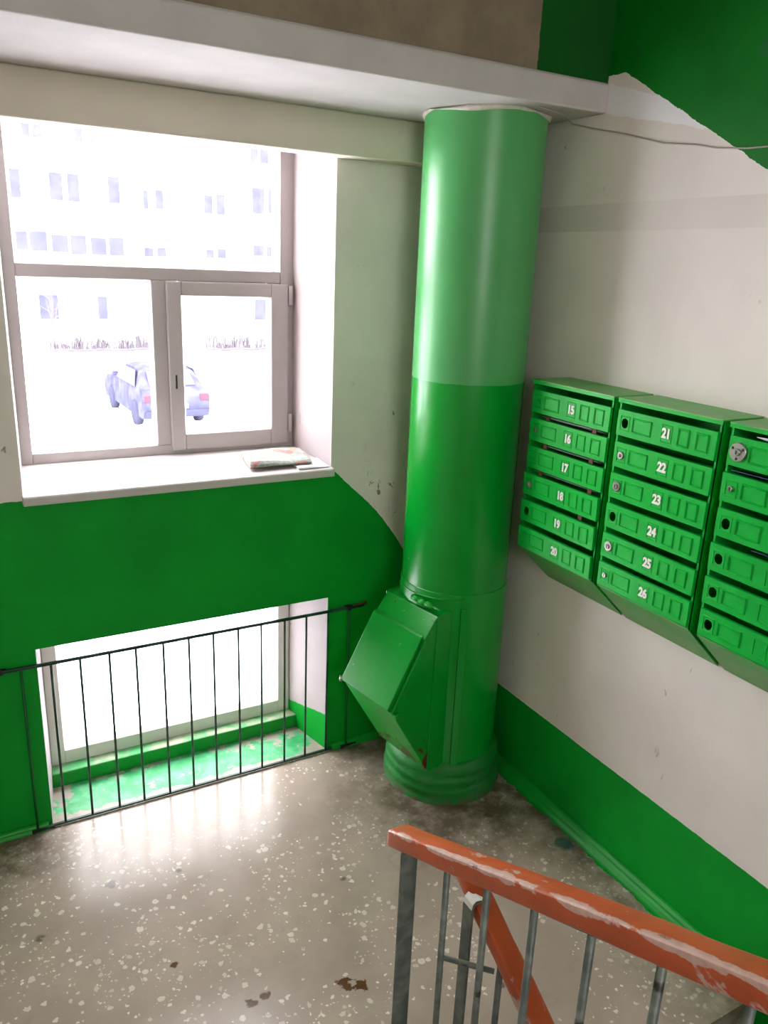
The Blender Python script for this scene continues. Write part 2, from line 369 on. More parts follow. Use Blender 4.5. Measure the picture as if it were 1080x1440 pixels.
class MB:
    def __init__(s): s.v = []; s.f = []
    def add(s, vs, fs):
        o = len(s.v); s.v += [tuple(p) for p in vs]; s.f += [tuple(i + o for i in f) for f in fs]; return s
    def box(s, x0, x1, y0, y1, z0, z1):
        return s.add([(x0, y0, z0), (x1, y0, z0), (x1, y1, z0), (x0, y1, z0), (x0, y0, z1), (x1, y0, z1), (x1, y1, z1), (x0, y1, z1)],
                     [(0, 3, 2, 1), (4, 5, 6, 7), (0, 1, 5, 4), (1, 2, 6, 5), (2, 3, 7, 6), (3, 0, 4, 7)])
    def prism(s, poly, fn0, fn1):
        n = len(poly)
        vs = [fn0(*p) for p in poly] + [fn1(*p) for p in poly]
        return s.add(vs, [tuple(range(n))[::-1], tuple(range(n, 2 * n))] + [(i, (i + 1) % n, n + (i + 1) % n, n + i) for i in range(n)])
    def prism_z(s, poly, z0, z1):
        return s.prism(poly, lambda a, b: (a, b, z0), lambda a, b: (a, b, z1))
    def prism_x(s, poly, x0, x1):
        return s.prism(poly, lambda a, b: (x0, a, b), lambda a, b: (x1, a, b))
    def prism_y(s, poly, y0, y1):
        return s.prism(poly, lambda a, b: (a, y0, b), lambda a, b: (a, y1, b))
    def tube(s, pts, r, n=10):
        pts = [Vector(p) for p in pts]; rings = []
        rs = r if isinstance(r, (list, tuple)) else [r] * len(pts)
        up = None
        for i, p in enumerate(pts):
            d = (pts[min(i + 1, len(pts) - 1)] - pts[max(i - 1, 0)]).normalized()
            if up is None:
                up = Vector((0, 0, 1)) if abs(d.z) < 0.9 else Vector((1, 0, 0))
            a = d.cross(up).normalized(); b = a.cross(d).normalized(); up = b
            rings.append([p + (a * math.cos(2 * math.pi * k / n) + b * math.sin(2 * math.pi * k / n)) * rs[i] for k in range(n)])
        vs = [q for rg in rings for q in rg]; fs = []
        for i in range(len(rings) - 1):
            for k in range(n):
                fs.append((i * n + k, i * n + (k + 1) % n, (i + 1) * n + (k + 1) % n, (i + 1) * n + k))
        fs.append(tuple(range(n))[::-1]); L = (len(rings) - 1) * n; fs.append(tuple(range(L, L + n)))
        return s.add(vs, fs)
    def lathe(s, prof, cx, cy, n=48, a0=0.0, a1=2 * math.pi, wob=0.0):
        """prof: (radius, z) list, revolved round the vertical through (cx, cy)"""
        m = len(prof); vs = []
        for k in range(n):
            a = a0 + (a1 - a0) * k / n
            q = 1 + wob * (math.sin(3 * a + 1) + 0.6 * math.sin(7 * a) + 0.5 * math.sin(13 * a + 2))
            for j_, (r, z) in enumerate(prof):
                q2 = q + wob * 1.6 * math.sin(5 * a + 2.1 * j_) * math.sin(2 * a + j_) if wob else q
                vs.append((cx + r * q2 * math.cos(a), cy + r * q2 * math.sin(a), z + wob * 1.5 * math.sin(4 * a + 1.7 * j_) * (0 < j_ < m - 1)))
        fs = []
        for k in range(n):
            k2 = (k + 1) % n
            for j in range(m - 1): fs.append((k * m + j, k2 * m + j, k2 * m + j + 1, k * m + j + 1))
        return s.add(vs, fs)
    def build(s, name, mat, parent=None, bevel=0.0, smooth=False, origin=(0, 0, 0), segs=2):
        me = bpy.data.meshes.new(name)
        o_ = Vector(origin)
        me.from_pydata([tuple(Vector(v) - o_) for v in s.v], [], s.f)
        me.validate(); me.update()
        import bmesh
        bm = bmesh.new(); bm.from_mesh(me); bmesh.ops.recalc_face_normals(bm, faces=bm.faces); bm.to_mesh(me); bm.free()
        me.materials.append(mat if not isinstance(mat, str) else M[mat])
        if smooth:
            for p in me.polygons: p.use_smooth = True
        o = bpy.data.objects.new(name, me); col.objects.link(o)
        if parent: o.parent = parent
        else: o.location = origin
        if bevel:
            b = o.modifiers.new('bevel', 'BEVEL'); b.width = bevel; b.segments = segs; b.limit_method = 'ANGLE'
            b.angle_limit = math.radians(35)
        return o

def tag(o, label, cat=None, group=None):
    o['label'] = label
    if cat: o['category'] = cat
    if group: o['group'] = group
    return o
def struct(o, label=None):
    o['kind'] = 'structure'
    if label: o['label'] = label
    return o
def empty(name, loc=(0, 0, 0), mat=None):
    o = bpy.data.objects.new(name, None); col.objects.link(o); o.empty_display_size = 0.05
    if mat is not None: o.matrix_world = Matrix.Translation(loc) @ mat
    else: o.location = loc
    return o
def smooth_angle(o, deg=40):
    for p in o.data.polygons: p.use_smooth = True
    m = o.modifiers.new('weighted', 'EDGE_SPLIT'); m.split_angle = math.radians(deg)

XR = 1.990          # right wall
XL = -0.65          # left wall
ZC = 2.602          # ceiling over the landing
YF = -0.653         # front edge of the slab above
YE = -1.75          # edge of the landing

# ------------------------------------------------------------------ room shell
m = MB()
m.box(XL - .2, 0.185, 0, .45, -1.7, .745)
m.box(0.185, XR + .2, 0, .45, -1.7, -.004)
m.prism_z([(1.335, 0), (XR + .2, 0), (XR + .2, .45), (1.275, .45), (1.275, .27)], -.004, .745)
m.prism_z([(0.185, 0), (0.22, .27), (0.22, .45), (0.185, .45)], -.004, .745)
m.box(XL - .2, XR + .2, 0, .45, .745, 1.29)
m.prism_z([(XL - .2, 0), (0.194, 0), (0.226, .36), (0.226, .45), (XL - .2, .45)], 1.29, 2.59)
m.prism_z([(1.335, 0), (XR + .2, 0), (XR + .2, .45), (1.316, .45), (1.316, .36)], 1.29, 2.59)
m.box(XL - .2, XR + .2, 0, .45, 2.59, 2.70)
struct(m.build('wall_back', 'back'), 'window wall with green lower paint and white reveals')
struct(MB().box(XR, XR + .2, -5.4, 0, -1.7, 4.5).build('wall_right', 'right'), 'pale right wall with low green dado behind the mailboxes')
struct(MB().box(XL - .2, XL, -5.4, 0, -1.7, 4.5).build('wall_left', 'plain'))
struct(MB().box(XL - .2, XR + .2, -5.6, -5.4, -1.7, 4.5).build('wall_rear', 'plain'))
struct(MB().box(XL, XR, YF + .008, YF + .2, 2.692, 4.5).build('wall_upper', 'upper'), 'dim plaster wall above the slab edge with green right end')
m = MB().prism_x([(YF, ZC), (0, ZC), (0, 2.695), (YF + .012, 2.695), (YF, 2.684)], XL, XR)
struct(m.build('ceiling', 'ceiling', bevel=.006), 'whitewashed slab over the landing with grey front edge')
struct(MB().box(XL - .2, XR + .2, -5.6, YF + .2, 4.5, 4.6).build('ceiling_upper', 'plain'))
struct(MB().box(XL, XR, -.1, 0, 2.464, ZC).build('trim_1', 'beam', bevel=.006), 'cream beam running above the window')
struct(MB().box(XR - .0012, XR, -2.6, -.2, 2.240, 2.326).build('trim_2', 'band'), 'slightly greyer strip along the right wall')  # very thin strip, slightly greyer than the wall
struct(MB().box(XL, XR, YE, 0.0, -.16, 0).build('floor', 'floor'), 'speckled terrazzo landing floor')
m = MB().box(0.185, 1.335, 0.0, .225, -.02, .003)
struct(m.build('trim_3', 'recess'), 'worn green and grey floor of the low window recess')
m = MB().box(0.20, 1.30, .222, .30, 0, .068)
struct(m.build('trim_4', 'step', bevel=.008), 'green step under the low window')
# skirting: a rounded bead of painted mortar at the foot of the walls
prof = [(0, 0), (-.040, 0), (-.038, .010), (-.030, .022), (-.022, .028), (-.020, .036), (-.010, .044), (0, .047)]
m = MB().prism([(a, b) for a, b in prof], lambda a, b: (XR + a, YE, b), lambda a, b: (XR + a, -.02, b))
struct(m.build('baseboard_right', 'green', bevel=.002), 'green painted skirting bead of the right wall')
m = MB().prism([(a * .7, b * .55) for a, b in prof], lambda a, b: (XL, a, b), lambda a, b: (0.17, a, b))
m.prism([(a * .7, b * .55) for a, b in prof], lambda a, b: (1.36, a, b), lambda a, b: (XR - .03, a, b))
struct(m.build('baseboard_back', 'green', bevel=.002), 'green skirting bead under the window wall')
# stair flights: the left one rises to the camera, the right one goes down
m = MB()
for k in range(9):
    m.box(XL, .86, YE - .30 * (k + 1), YE - .30 * k, .15 * (k + 1) - .22, .15 * (k + 1))
struct(m.build('stairs_up', 'concrete'))
m = MB()
for k in range(9):
    m.box(.88, XR, YE - .30 * (k + 1), YE - .30 * k, -.15 * (k + 1) - .2, -.15 * (k + 1))
struct(m.build('stairs_down', 'concrete'))
struct(MB().box(XL - .2, XR + .2, -5.6, .45, -1.8, -1.7).build('floor_lower', 'concrete'))
struct(MB().box(XL, XR, -5.4, YE - 2.7, 1.15, 1.35).build('floor_upper', 'concrete'))

# ------------------------------------------------------------------ windows
def bars_frame(x0, x1, z0, z1, y0, y1, l, r, b, t):
    return MB().box(x0, x0 + l, y0, y1, z0, z1).box(x1 - r, x1, y0, y1, z0, z1).box(x0 + l, x1 - r, y0, y1, z0, z0 + b).box(x0 + l, x1 - r, y0, y1, z1 - t, z1)
def bead(x0, x1, z0, z1, y0, y1, wd=.012):
    """glazing bead that slopes from the frame face in to the pane"""
    vs = []
    for (e, y) in ((0, y0), (wd, y1)):
        vs += [(x0 + e, y, z0 + e), (x1 - e, y, z0 + e), (x1 - e, y, z1 - e), (x0 + e, y, z1 - e)]
    return MB().add(vs, [(i, (i + 1) % 4, 4 + (i + 1) % 4, 4 + i) for i in range(4)])

WY = .36
w1 = struct(empty('window_1', (0.76, WY, 1.325)), 'white plastic window of three panes above the sill'); O1 = (0.76, WY, 1.325)
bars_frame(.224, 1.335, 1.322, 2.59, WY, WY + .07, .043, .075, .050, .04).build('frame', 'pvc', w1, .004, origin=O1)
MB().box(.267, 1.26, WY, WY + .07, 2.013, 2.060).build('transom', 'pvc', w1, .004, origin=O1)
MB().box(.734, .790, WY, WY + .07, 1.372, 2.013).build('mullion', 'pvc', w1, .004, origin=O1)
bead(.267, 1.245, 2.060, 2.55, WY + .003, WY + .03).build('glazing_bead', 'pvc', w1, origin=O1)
bead(.270, .734, 1.372, 2.013, WY + .003, WY + .03).build('glazing_bead', 'pvc', w1, origin=O1)
MB().box(.27, 1.25, WY + .032, WY + .040, 2.055, 2.56).build('pane', 'glass', w1, origin=O1)
MB().box(.265, .74, WY + .032, WY + .040, 1.368, 2.018).build('pane', 'glass', w1, origin=O1)
sash = bars_frame(.788, 1.292, 1.348, 2.012, WY - .016, WY + .05, .058, .078, .066, .054).build('sash', 'pvc', w1, .005, origin=O1)
bead(.846, 1.214, 1.414, 1.958, WY - .012, WY + .015, .010).build('sash_bead', 'pvc', sash, origin=O1)
MB().box(.842, 1.218, WY + .016, WY + .024, 1.41, 1.962).build('sash_pane', 'glass', sash, origin=O1)
MB().box(.811, .818, WY - .019, WY - .014, 1.60, 1.655).build('handle_slot', 'dark', sash, .002, origin=O1)
for hz in (1.40, 1.93):
    MB().tube([(1.298, WY - .022, hz), (1.298, WY - .022, hz + .075)], .009, 10).build('hinge', 'pvc', w1, smooth=True, origin=O1)

LY = .285
w2 = struct(empty('window_2', (0.75, LY, .068)), 'low single-pane white window behind the guard rail'); O2 = (0.75, LY, .068)
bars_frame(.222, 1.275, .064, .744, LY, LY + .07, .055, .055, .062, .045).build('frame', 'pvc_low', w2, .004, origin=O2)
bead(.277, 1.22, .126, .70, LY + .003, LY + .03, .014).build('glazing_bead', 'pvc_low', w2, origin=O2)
MB().box(.28, 1.217, LY + .031, LY + .039, .13, .70).build('pane', 'glass_dimmed', w2, origin=O2)  # pane tint added to dim the light entering through the low window

m = MB().prism_x([(-.036, 1.286), (.362, 1.286), (.362, 1.333), (-.030, 1.319), (-.036, 1.314)], .191, 1.337)
struct(m.build('trim_5', 'sill', bevel=.004), 'white window sill board with rounded nose')

# ------------------------------------------------------------------ guard rail of the low window
gr = tag(empty('guard_rail', (0.78, -.015, 0)), 'thin dark metal guard rail in front of the low window', 'railing'); OG = (0.78, -.015, 0)
MB().box(.045, 1.50, -.021, -.012, .682, .694).build('top_rail', 'guard', gr, .002, origin=OG)
MB().box(.10, 1.50, -.022, -.010, .004, .012).build('bottom_rail', 'guard', gr, .002, origin=OG)
b0 = MB().tube([(0.131, -.0165, .008), (0.131, -.0165, .684)], .0046, 8).build('baluster', 'guard', gr, smooth=True, origin=OG)
for k in range(1, 14):
    b = b0.copy(); col.objects.link(b); b.location.x = .1 * k + random.uniform(-.003, .003)
    if k == 13: b.data = b.data.copy(); b.data.materials[0] = M['guard_green']
b0.data = b0.data.copy(); b0.data.materials[0] = M['guard_green']
for (x0, x1) in ((.035, .085), (1.41, 1.45)):
    o = MB().tube([(x0, -.008, .690), ((x0 + x1) / 2, -.012, .686), (x1, -.008, .690)], [.008, .016, .007], 8).build('weld_patch', 'black', gr, smooth=True, origin=OG)
MB().tube([(1.45, -.012, .690), (1.515, -.010, .694)], .007, 8).build('anchor_pin', 'rust', gr, smooth=True, origin=OG)
for x0 in (.11, 1.40):
    MB().tube([(x0, -.022, .006), (x0 + .08, -.020, .006)], [.008, .006], 8).build('anchor_foot', 'black', gr, smooth=True, origin=OG)

# ------------------------------------------------------------------ rubbish chute
CX, CY, PR = 1.732, -.347, .211
OC = (CX, CY, 0)
ch = tag(empty('rubbish_chute', OC), 'tall green rubbish chute pipe with loading hatch in the corner', 'chute')
m = MB().lathe([(PR, .90), (PR, 2.60)], CX, CY, 72)
o = m.build('pipe', 'pipe', ch, smooth=True, origin=OC)
m = MB().lathe([(PR, .916), (PR + .003, .914), (PR + .004, .908), (PR + .004, .10), (PR + .002, .098)], CX, CY, 72)
o = m.build('sleeve', 'hatch', ch, smooth=True, origin=OC); smooth_angle(o)
m = MB().lathe([(PR + .002, .176), (PR + .018, .168), (PR + .028, .148), (PR + .029, .128), (PR + .026, .120), (PR + .033, .106), (PR + .035, .086), (PR + .031, .078), (PR + .037, .062), (PR + .039, .042), (PR + .036, .034), (PR + .041, .018), (PR + .042, .0)], CX, CY, 96, wob=.0035)
o = m.build('base_collar', 'collar', ch, smooth=True, origin=OC); o['label'] = 'rough stepped mortar collar at the floor'
m = MB().lathe([(PR - .004, 2.590), (PR + .004, 2.592), (PR + .012, 2.602), (PR - .004, 2.602)], CX, CY, 96, wob=.006)
o = m.build('plaster_ring', 'plaster', ch, smooth=True, origin=OC)
ph = math.radians(-169.9)
N = Vector((math.cos(ph), math.sin(ph), 0)); T = Vector((-N.y, N.x, 0)); CC = Vector((CX, CY, 0))
def hp(d, s, z): return tuple(CC + N * d + T * s + Vector((0, 0, z)))
HW = .151
def wedge(poly, s0, s1):
    return MB().prism(poly, lambda d, z: hp(d, s0, z), lambda d, z: hp(d, s1, z))
# body: upper plate slope, apex and lower slope back to the pipe
o = wedge([(.08, .850), (.222, .843), (.283, .765), (.280, .758), (.425, .505), (.428, .498), (.229, .170), (.08, .170)], -HW, HW).build('hatch_body', 'hatch_rust', ch, .004, origin=OC)
# hinged bucket door laid over the upper slope
o = wedge([(.276, .776), (.289, .770), (.442, .512), (.432, .500), (.422, .506)], -HW - .004, HW - .012).build('hatch_door', 'hatch', ch, .003, origin=OC)
dr = o
MB().tube([hp(.437, -HW - .010, .520), hp(.437, -HW - .012, .498)], .007, 8).build('door_lug', 'chrome', dr, smooth=True, origin=OC)
# flat cover strips either side of the hatch
for s in (1, -1):
    a = ph + s * 1.02
    m = MB()
    pts = []
    for k in range(5):
        aa = a + (k - 2) * .035
        pts.append((CX + (PR + .014) * math.cos(aa), CY + (PR + .014) * math.sin(aa)))
    inn = [(CX + (PR + .004) * math.cos(a + (k - 2) * .035), CY + (PR + .004) * math.sin(a + (k - 2) * .035)) for k in range(5)][::-1]
    m.prism_z(pts + inn, .13, .86).build('cover_strip', 'hatch', ch, .002, origin=OC)
# side cheeks closing the wedge against the round pipe
for s in (1, -1):
    wedge([(.0, .860), (.225, .846), (.232, .170), (.0, .150)], s * HW * .995, s * (HW + .004)).build('side_cheek', 'hatch', ch, .001, origin=OC)
# hinge bolt over the top plate
hb = MB().tube([hp(.223, .000, .874), hp(.223, .125, .874)], .007, 10).build('hinge_bolt', 'hatch', ch, smooth=True, origin=OC)
MB().tube([hp(.223, .120, .874), hp(.223, .160, .874)], .0045, 8).build('bolt_end', 'hatch', hb, smooth=True, origin=OC)
for s in (.004, .044, .084):
    MB().tube([hp(.223, s, .874), hp(.223, s + .034, .874)], .0115, 12).build('hinge_knuckle', 'hatch', hb, smooth=True, origin=OC)
MB().tube([(CX + (PR + .005) * math.cos(ph + t), CY + (PR + .005) * math.sin(ph + t), .892 + .01 * (t * t - .2)) for t in [(-.5 + .15 * i) for i in range(11)]], .0035, 6).build('hatch_lip', 'hatch', ch, smooth=True, origin=OC)
# small clasp at the lower right of the door
wedge([(.405, .500), (.425, .492), (.418, .478), (.398, .486)], HW - .006, HW + .016).build('door_clasp', 'hatch', ch, .002, origin=OC)

# ------------------------------------------------------------------ mailboxes
RM = Matrix(((0, 0, -1, 0), (-1, 0, 0, 0), (0, 1, 0, 0), (0, 0, 0, 1)))   # local u right along the wall, v up, w out of the wall
DEP = .164
def number_mesh(txt):
    cu = bpy.data.curves.new('number', 'FONT'); cu.body = txt; cu.size = .039; cu.align_x = 'CENTER'; cu.align_y = 'CENTER'
    cu.offset = .0017; cu.extrude = .0006; cu.space_character = .95
    t = bpy.data.objects.new('number_source', cu); col.objects.link(t)
    dg = bpy.context.evaluated_depsgraph_get(); me = bpy.data.meshes.new_from_object(t.evaluated_get(dg))
    bpy.data.objects.remove(t); bpy.data.curves.remove(cu)
    me.transform(Matrix.Diagonal((.86, 1.0, 1.0, 1.0)))
    me.materials.clear(); me.materials.append(M['white'])
    return me

def door_mesh(wd, ht, hole):
    """folded sheet door: front plate (with a keyhole cut through if asked), folded edges, pressed ridges"""
    m = MB(); hu, hv = wd * .085, ht * .50; s = .019; r = .0145
    if hole:
        m.add([(0, 0, 0), (hu - s, 0, 0), (hu - s, ht, 0), (0, ht, 0)], [(0, 1, 2, 3)])
        m.add([(hu + s, 0, 0), (wd, 0, 0), (wd, ht, 0), (hu + s, ht, 0)], [(0, 1, 2, 3)])
        m.add([(hu - s, 0, 0), (hu + s, 0, 0), (hu + s, hv - s, 0), (hu - s, hv - s, 0)], [(0, 1, 2, 3)])
        m.add([(hu - s, hv + s, 0), (hu + s, hv + s, 0), (hu + s, ht, 0), (hu - s, ht, 0)], [(0, 1, 2, 3)])
        sq = [(1, 0), (1, 1), (0, 1), (-1, 1), (-1, 0), (-1, -1), (0, -1), (1, -1)]
        vs = [(hu + s * a, hv + s * b, 0) for a, b in sq] + [(hu + r * math.cos(k * math.pi / 4) * (1.0 if k % 2 else .95), hv + r * 1.1 * math.sin(k * math.pi / 4), 0) for k in range(8)]
        m.add(vs, [(k, (k + 1) % 8, 8 + (k + 1) % 8, 8 + k) for k in range(8)])
    else:
        m.add([(0, 0, 0), (wd, 0, 0), (wd, ht, 0), (0, ht, 0)], [(0, 1, 2, 3)])
    d = -.010
    e = [(0, 0), (wd, 0), (wd, ht), (0, ht)]
    for i in range(4):
        a, b = e[i], e[(i + 1) % 4]
        m.add([(a[0], a[1], 0), (b[0], b[1], 0), (b[0], b[1], d), (a[0], a[1], d)], [(0, 3, 2, 1)])
    def ridge(u0, u1, v0, v1, wr=.006, h=.0036):
        vs = []
        for (q, z) in ((0, .0001), (wr * .4, h), (wr * .6, h), (wr, .0001)):
            vs += [(u0 + q, v0 + q, z), (u1 - q, v0 + q, z), (u1 - q, v1 - q, z), (u0 + q, v1 - q, z)]
        m.add(vs, [(4 * j + i, 4 * j + (i + 1) % 4, 4 * j + 4 + (i + 1) % 4, 4 * j + 4 + i) for j in range(3) for i in range(4)])
    ridge(wd * .165, wd * .375, ht * .20, ht * .80)
    ridge(wd * .475, wd * .590, ht * .16, ht * .84, .004, .0016)
    ridge(wd * .640, wd * .755, ht * .16, ht * .84)
    ridge(wd * .815, wd * .935, ht * .16, ht * .84)
    ridge(hu - .020, hu + .020, hv - .024, hv + .024, .005, .0016)
    return m, hu, hv

def lock(kind, hu, hv, door):
    n = 20
    def disc(r, z0, z1, mat, name, par, ch=.002):
        m = MB(); pr = [(0.0001, z0), (r, z0), (r, z1 - ch), (r - ch, z1), (0.0001, z1)]
        m.lathe(pr, hu, hv, n); o = m.build(name, mat, par, smooth=True); smooth_angle(o); return o
    if kind == 'painted':
        o = disc(.0095, 0, .005, 'mail', 'lock', door)
        MB().box(hu - .0012, hu + .0012, hv - .004, hv + .004, .005, .0056).build('keyhole', 'dark', o) if False else None
    elif kind == 'small':
        disc(.0085, 0, .006, 'chrome', 'lock', door); 
        MB().box(hu - .0013, hu + .0013, hv - .005, hv + .005, .0058, .0066).build('keyhole', 'dark', door)
    elif kind == 'medium':
        disc(.0125, 0, .005, 'chrome', 'lock', door); disc(.006, .005, .008, 'chrome', 'lock', door)
        MB().box(hu - .0013, hu + .0013, hv - .004, hv + .004, .0078, .0086).build('keyhole', 'dark', door)
    elif kind == 'large':
        disc(.0165, 0, .005, 'chrome', 'lock', door); disc(.0085, .005, .009, 'chrome', 'lock', door)
        MB().box(hu - .0016, hu + .0016, hv - .006, hv + .006, .0088, .0096).build('keyhole', 'dark', door)
    elif kind == 'plate':
        disc(.026, 0, .005, 'chrome', 'lock', door); disc(.010, .005, .010, 'chrome', 'lock', door)
        for a in (30, 150, 270):
            m = MB(); m.lathe([(.0001, .0052), (.004, .0052), (.003, .0068), (.0001, .0068)], hu + .018 * math.cos(math.radians(a)), hv + .018 * math.sin(math.radians(a)), 10)
            m.build('screw', 'gasket', door, smooth=True)
        MB().box(hu - .0016, hu + .0016, hv - .005, hv + .005, .0098, .0106).build('keyhole', 'dark', door)

UNITS = [
    (-.620, .391, ['15', '16', '17', '18', '19', '20'], ['painted', 'small', 'painted', 'medium', 'hole', 'none'],
     'bank of six green mailboxes numbered 15 to 20 next to the chute'),
    (-1.033, .381, ['21', '22', '23', '24', '25', '26'], ['hole', 'medium', 'large', 'hole', 'large', 'small'],
     'middle bank of six green mailboxes numbered 21 to 26'),
    (-1.440, .385, [None] * 6, ['plate', 'small', 'hole', 'hole', 'hole', 'hole'],
     'rightmost bank of green mailboxes with round steel lock plate, cut by the frame'),
]
TILT = [[0, 0, .5, 1.5, 2.0, 2.5], [0, 0, 0, .5, 0, 0], [0, 1.5, 0, 2.5, 1.2, 0.5]]
for ui, (y0, W, nums, locks, lab) in enumerate(UNITS):
    zb = 1.128; Hh = .612
    mb = tag(empty('mailbox_bank', (XR, y0, zb), RM), lab, 'mailboxes', 'green mailbox banks on the right wall')
    t = .003
    side = [(0, -.155), (0, Hh), (DEP, Hh), (DEP, -.008), (DEP - .008, -.008)]
    for u0 in (0, W - t):
        MB().prism(side, lambda w_, v_: (u0, v_, w_), lambda w_, v_: (u0 + t, v_, w_)).build('side_panel', 'mail', mb)
    MB().box(-.002, W + .002, Hh - .002, Hh + .003, 0, DEP + .006).build('top_panel', 'mail_top', mb, .001)
    MB().box(-.002, W + .002, Hh - .012, Hh - .002, DEP + .002, DEP + .005).build('top_lip', 'mail', mb, .001)
    MB().box(0, W, -.15, Hh, .001, .004).build('back_panel', 'mail', mb)
    MB().add([(0, -.004, DEP), (W, -.004, DEP), (W, -.155, .002), (0, -.155, .002), (0, -.008, DEP), (W, -.008, DEP), (W, -.160, .002), (0, -.160, .002)],
             [(0, 1, 2, 3), (4, 7, 6, 5), (0, 4, 5, 1), (1, 5, 6, 2), (2, 6, 7, 3), (3, 7, 4, 0)]).build('bottom_panel', 'mail_bottom', mb)
    for u0 in (0, W - .009):
        MB().box(u0, u0 + .009, -.006, Hh, DEP - .003, DEP).build('front_flange', 'mail', mb)
    P = (Hh - .012) / 6
    for k in range(6):
        vt = Hh - .012 - k * P          # top of this row
        if k:
            MB().add([(t, vt - .004, DEP - .004), (W - t, vt - .004, DEP - .004), (W - t, vt - .06, .004), (t, vt - .06, .004)], [(0, 1, 2, 3)]).build('shelf', 'mail', mb)
        ht = P - .021; wd = W - .014
        dm, hu, hv = door_mesh(wd, ht, locks[k] == 'hole')
        d = dm.build('door', 'mail', mb)
        d.location = (.007 + random.uniform(-.001, .001), vt - P + .001, DEP + .007 + (.004 if TILT[ui][k] > 1 else 0))
        d.rotation_euler = (math.radians(TILT[ui][k]), 0, math.radians(random.uniform(-.35, .35)))
        lock(locks[k], hu, hv, d)
        if nums[k]:
            no = bpy.data.objects.new('number', number_mesh(nums[k])); col.objects.link(no); no.parent = d
            no.location = (wd * .532, ht * .5, .0016); no['label'] = 'white stencilled number ' + nums[k]
    if ui == 0:
        for k, us in ((1, (.07, .30)), (2, (.07, .30)), (3, (.06, .31)), (4, (.28,))):
            vt = Hh - .012 - k * P
            for uu in us:
                MB().box(uu, uu + .018, vt - .020, vt - .006, DEP - .012, DEP - .009).build('slot_tab', 'rust', mb)

def sheet(name, pts, mat, lab, cat, group=None, thick=.0012):
    """a slightly curved sheet of paper through rows of points"""
    rows = len(pts); n = len(pts[0]); vs = [p for r in pts for p in r]
    fs = [(i * n + j, i * n + j + 1, (i + 1) * n + j + 1, (i + 1) * n + j) for i in range(rows - 1) for j in range(n - 1)]
    o = MB().add(vs, fs).build(name, mat, None, smooth=True, origin=pts[0][0])
    s = o.modifiers.new('thickness', 'SOLIDIFY'); s.thickness = thick
    return tag(o, lab, cat, group)
def slot_paper(ui, k, u0, u1, out, lift, mat, lab):
    y0, W = UNITS[ui][0], UNITS[ui][1]; Hh = .612; P = (Hh - .012) / 6; vt = 1.128 + Hh - .012 - k * P
    rows = []
    for i in range(5):
        s = i / 4; w_ = DEP - .10 + (.10 + out) * s
        rows.append([(XR - w_, y0 - (u0 + (u1 - u0) * j / 4), vt - .040 + .028 * s + lift * s * s * (.3 + .7 * j / 4)) for j in range(5)])
    sheet('letter', rows, mat, lab, 'paper', 'papers left in mailbox slots')
slot_paper(2, 0, .10, .30, .030, .020, 'paper', 'white paper sticking out of the top slot of the rightmost mailboxes')
slot_paper(2, 1, .03, .30, .012, .006, 'paper_blue', 'blue and white leaflet in second slot of the rightmost mailboxes')
slot_paper(2, 3, .12, .34, -.004, .004, 'paper_blue', 'dark blue leaflet in fourth slot of the rightmost mailboxes')
for k in (1, 2, 3):
    slot_paper(0, k, .03, .34, -.012, .002, 'paper', ['', 'grey letter in the second slot from the top beside the chute', 'grey letter in the third slot from the top beside the chute', 'grey letter in the fourth slot down beside the chute'][k])

# ------------------------------------------------------------------ newspaper on the sill
def sz(y): return 1.319 + .014 * (y + .03) / .392 + .0005
NA = math.radians(0)
m = MB()
def fold(x0, x1, y0, y1, base, thick, n=10):
    """folded paper: closed loop section swept along x, rounded at the front fold"""
    sec = []
    for k in range(n + 1):
        a = -math.pi / 2 - math.pi * k / n
        sec.append((y0 + thick / 2 * (1 + math.cos(a) * 1.6), thick / 2 + thick / 2 * math.sin(a) * -1))
    sec = [(y0 + .5 * thick - .9 * thick * math.sin(math.pi * k / n), thick * k / n) for k in range(n + 1)]
    poly = sec + [(y1, thick * .72), (y1, 0)]
    return poly
def paper_block(name, x0, x1, y0, y1, thick, skew, lift, mat, lab):
    m = MB(); poly = fold(x0, x1, y0, y1, 0, thick); n = len(poly); R_ = 7
    for i in range(R_):
        s = i / (R_ - 1); x = x0 + (x1 - x0) * s
        for (y, z) in poly:
            m.v.append((x + skew * (y - y0), y, sz(y) + lift + z * (1 + .25 * math.sin(5 * s + y * 20)) + .003 * (1 - s) * (z / thick)))
    for i in range(R_ - 1):
        for j in range(n): m.f.append((i * n + j, i * n + (j + 1) % n, (i + 1) * n + (j + 1) % n, (i + 1) * n + j))
    m.f.append(tuple(range(n))[::-1]); m.f.append(tuple(range((R_ - 1) * n, R_ * n)))
    return tag(m.build(name, mat, None, origin=(x0, y0, sz(y0))), lab, 'newspaper')
paper_block('leaflet', 1.19, 1.322, -.012, .12, .006, .05, 0, 'paper', 'thin pale leaflet under the folded newspaper on the window sill')
paper_block('newspaper', 1.005, 1.262, .030, .235, .020, .16, .008, 'news', 'folded colour newspaper lying on the white window sill')

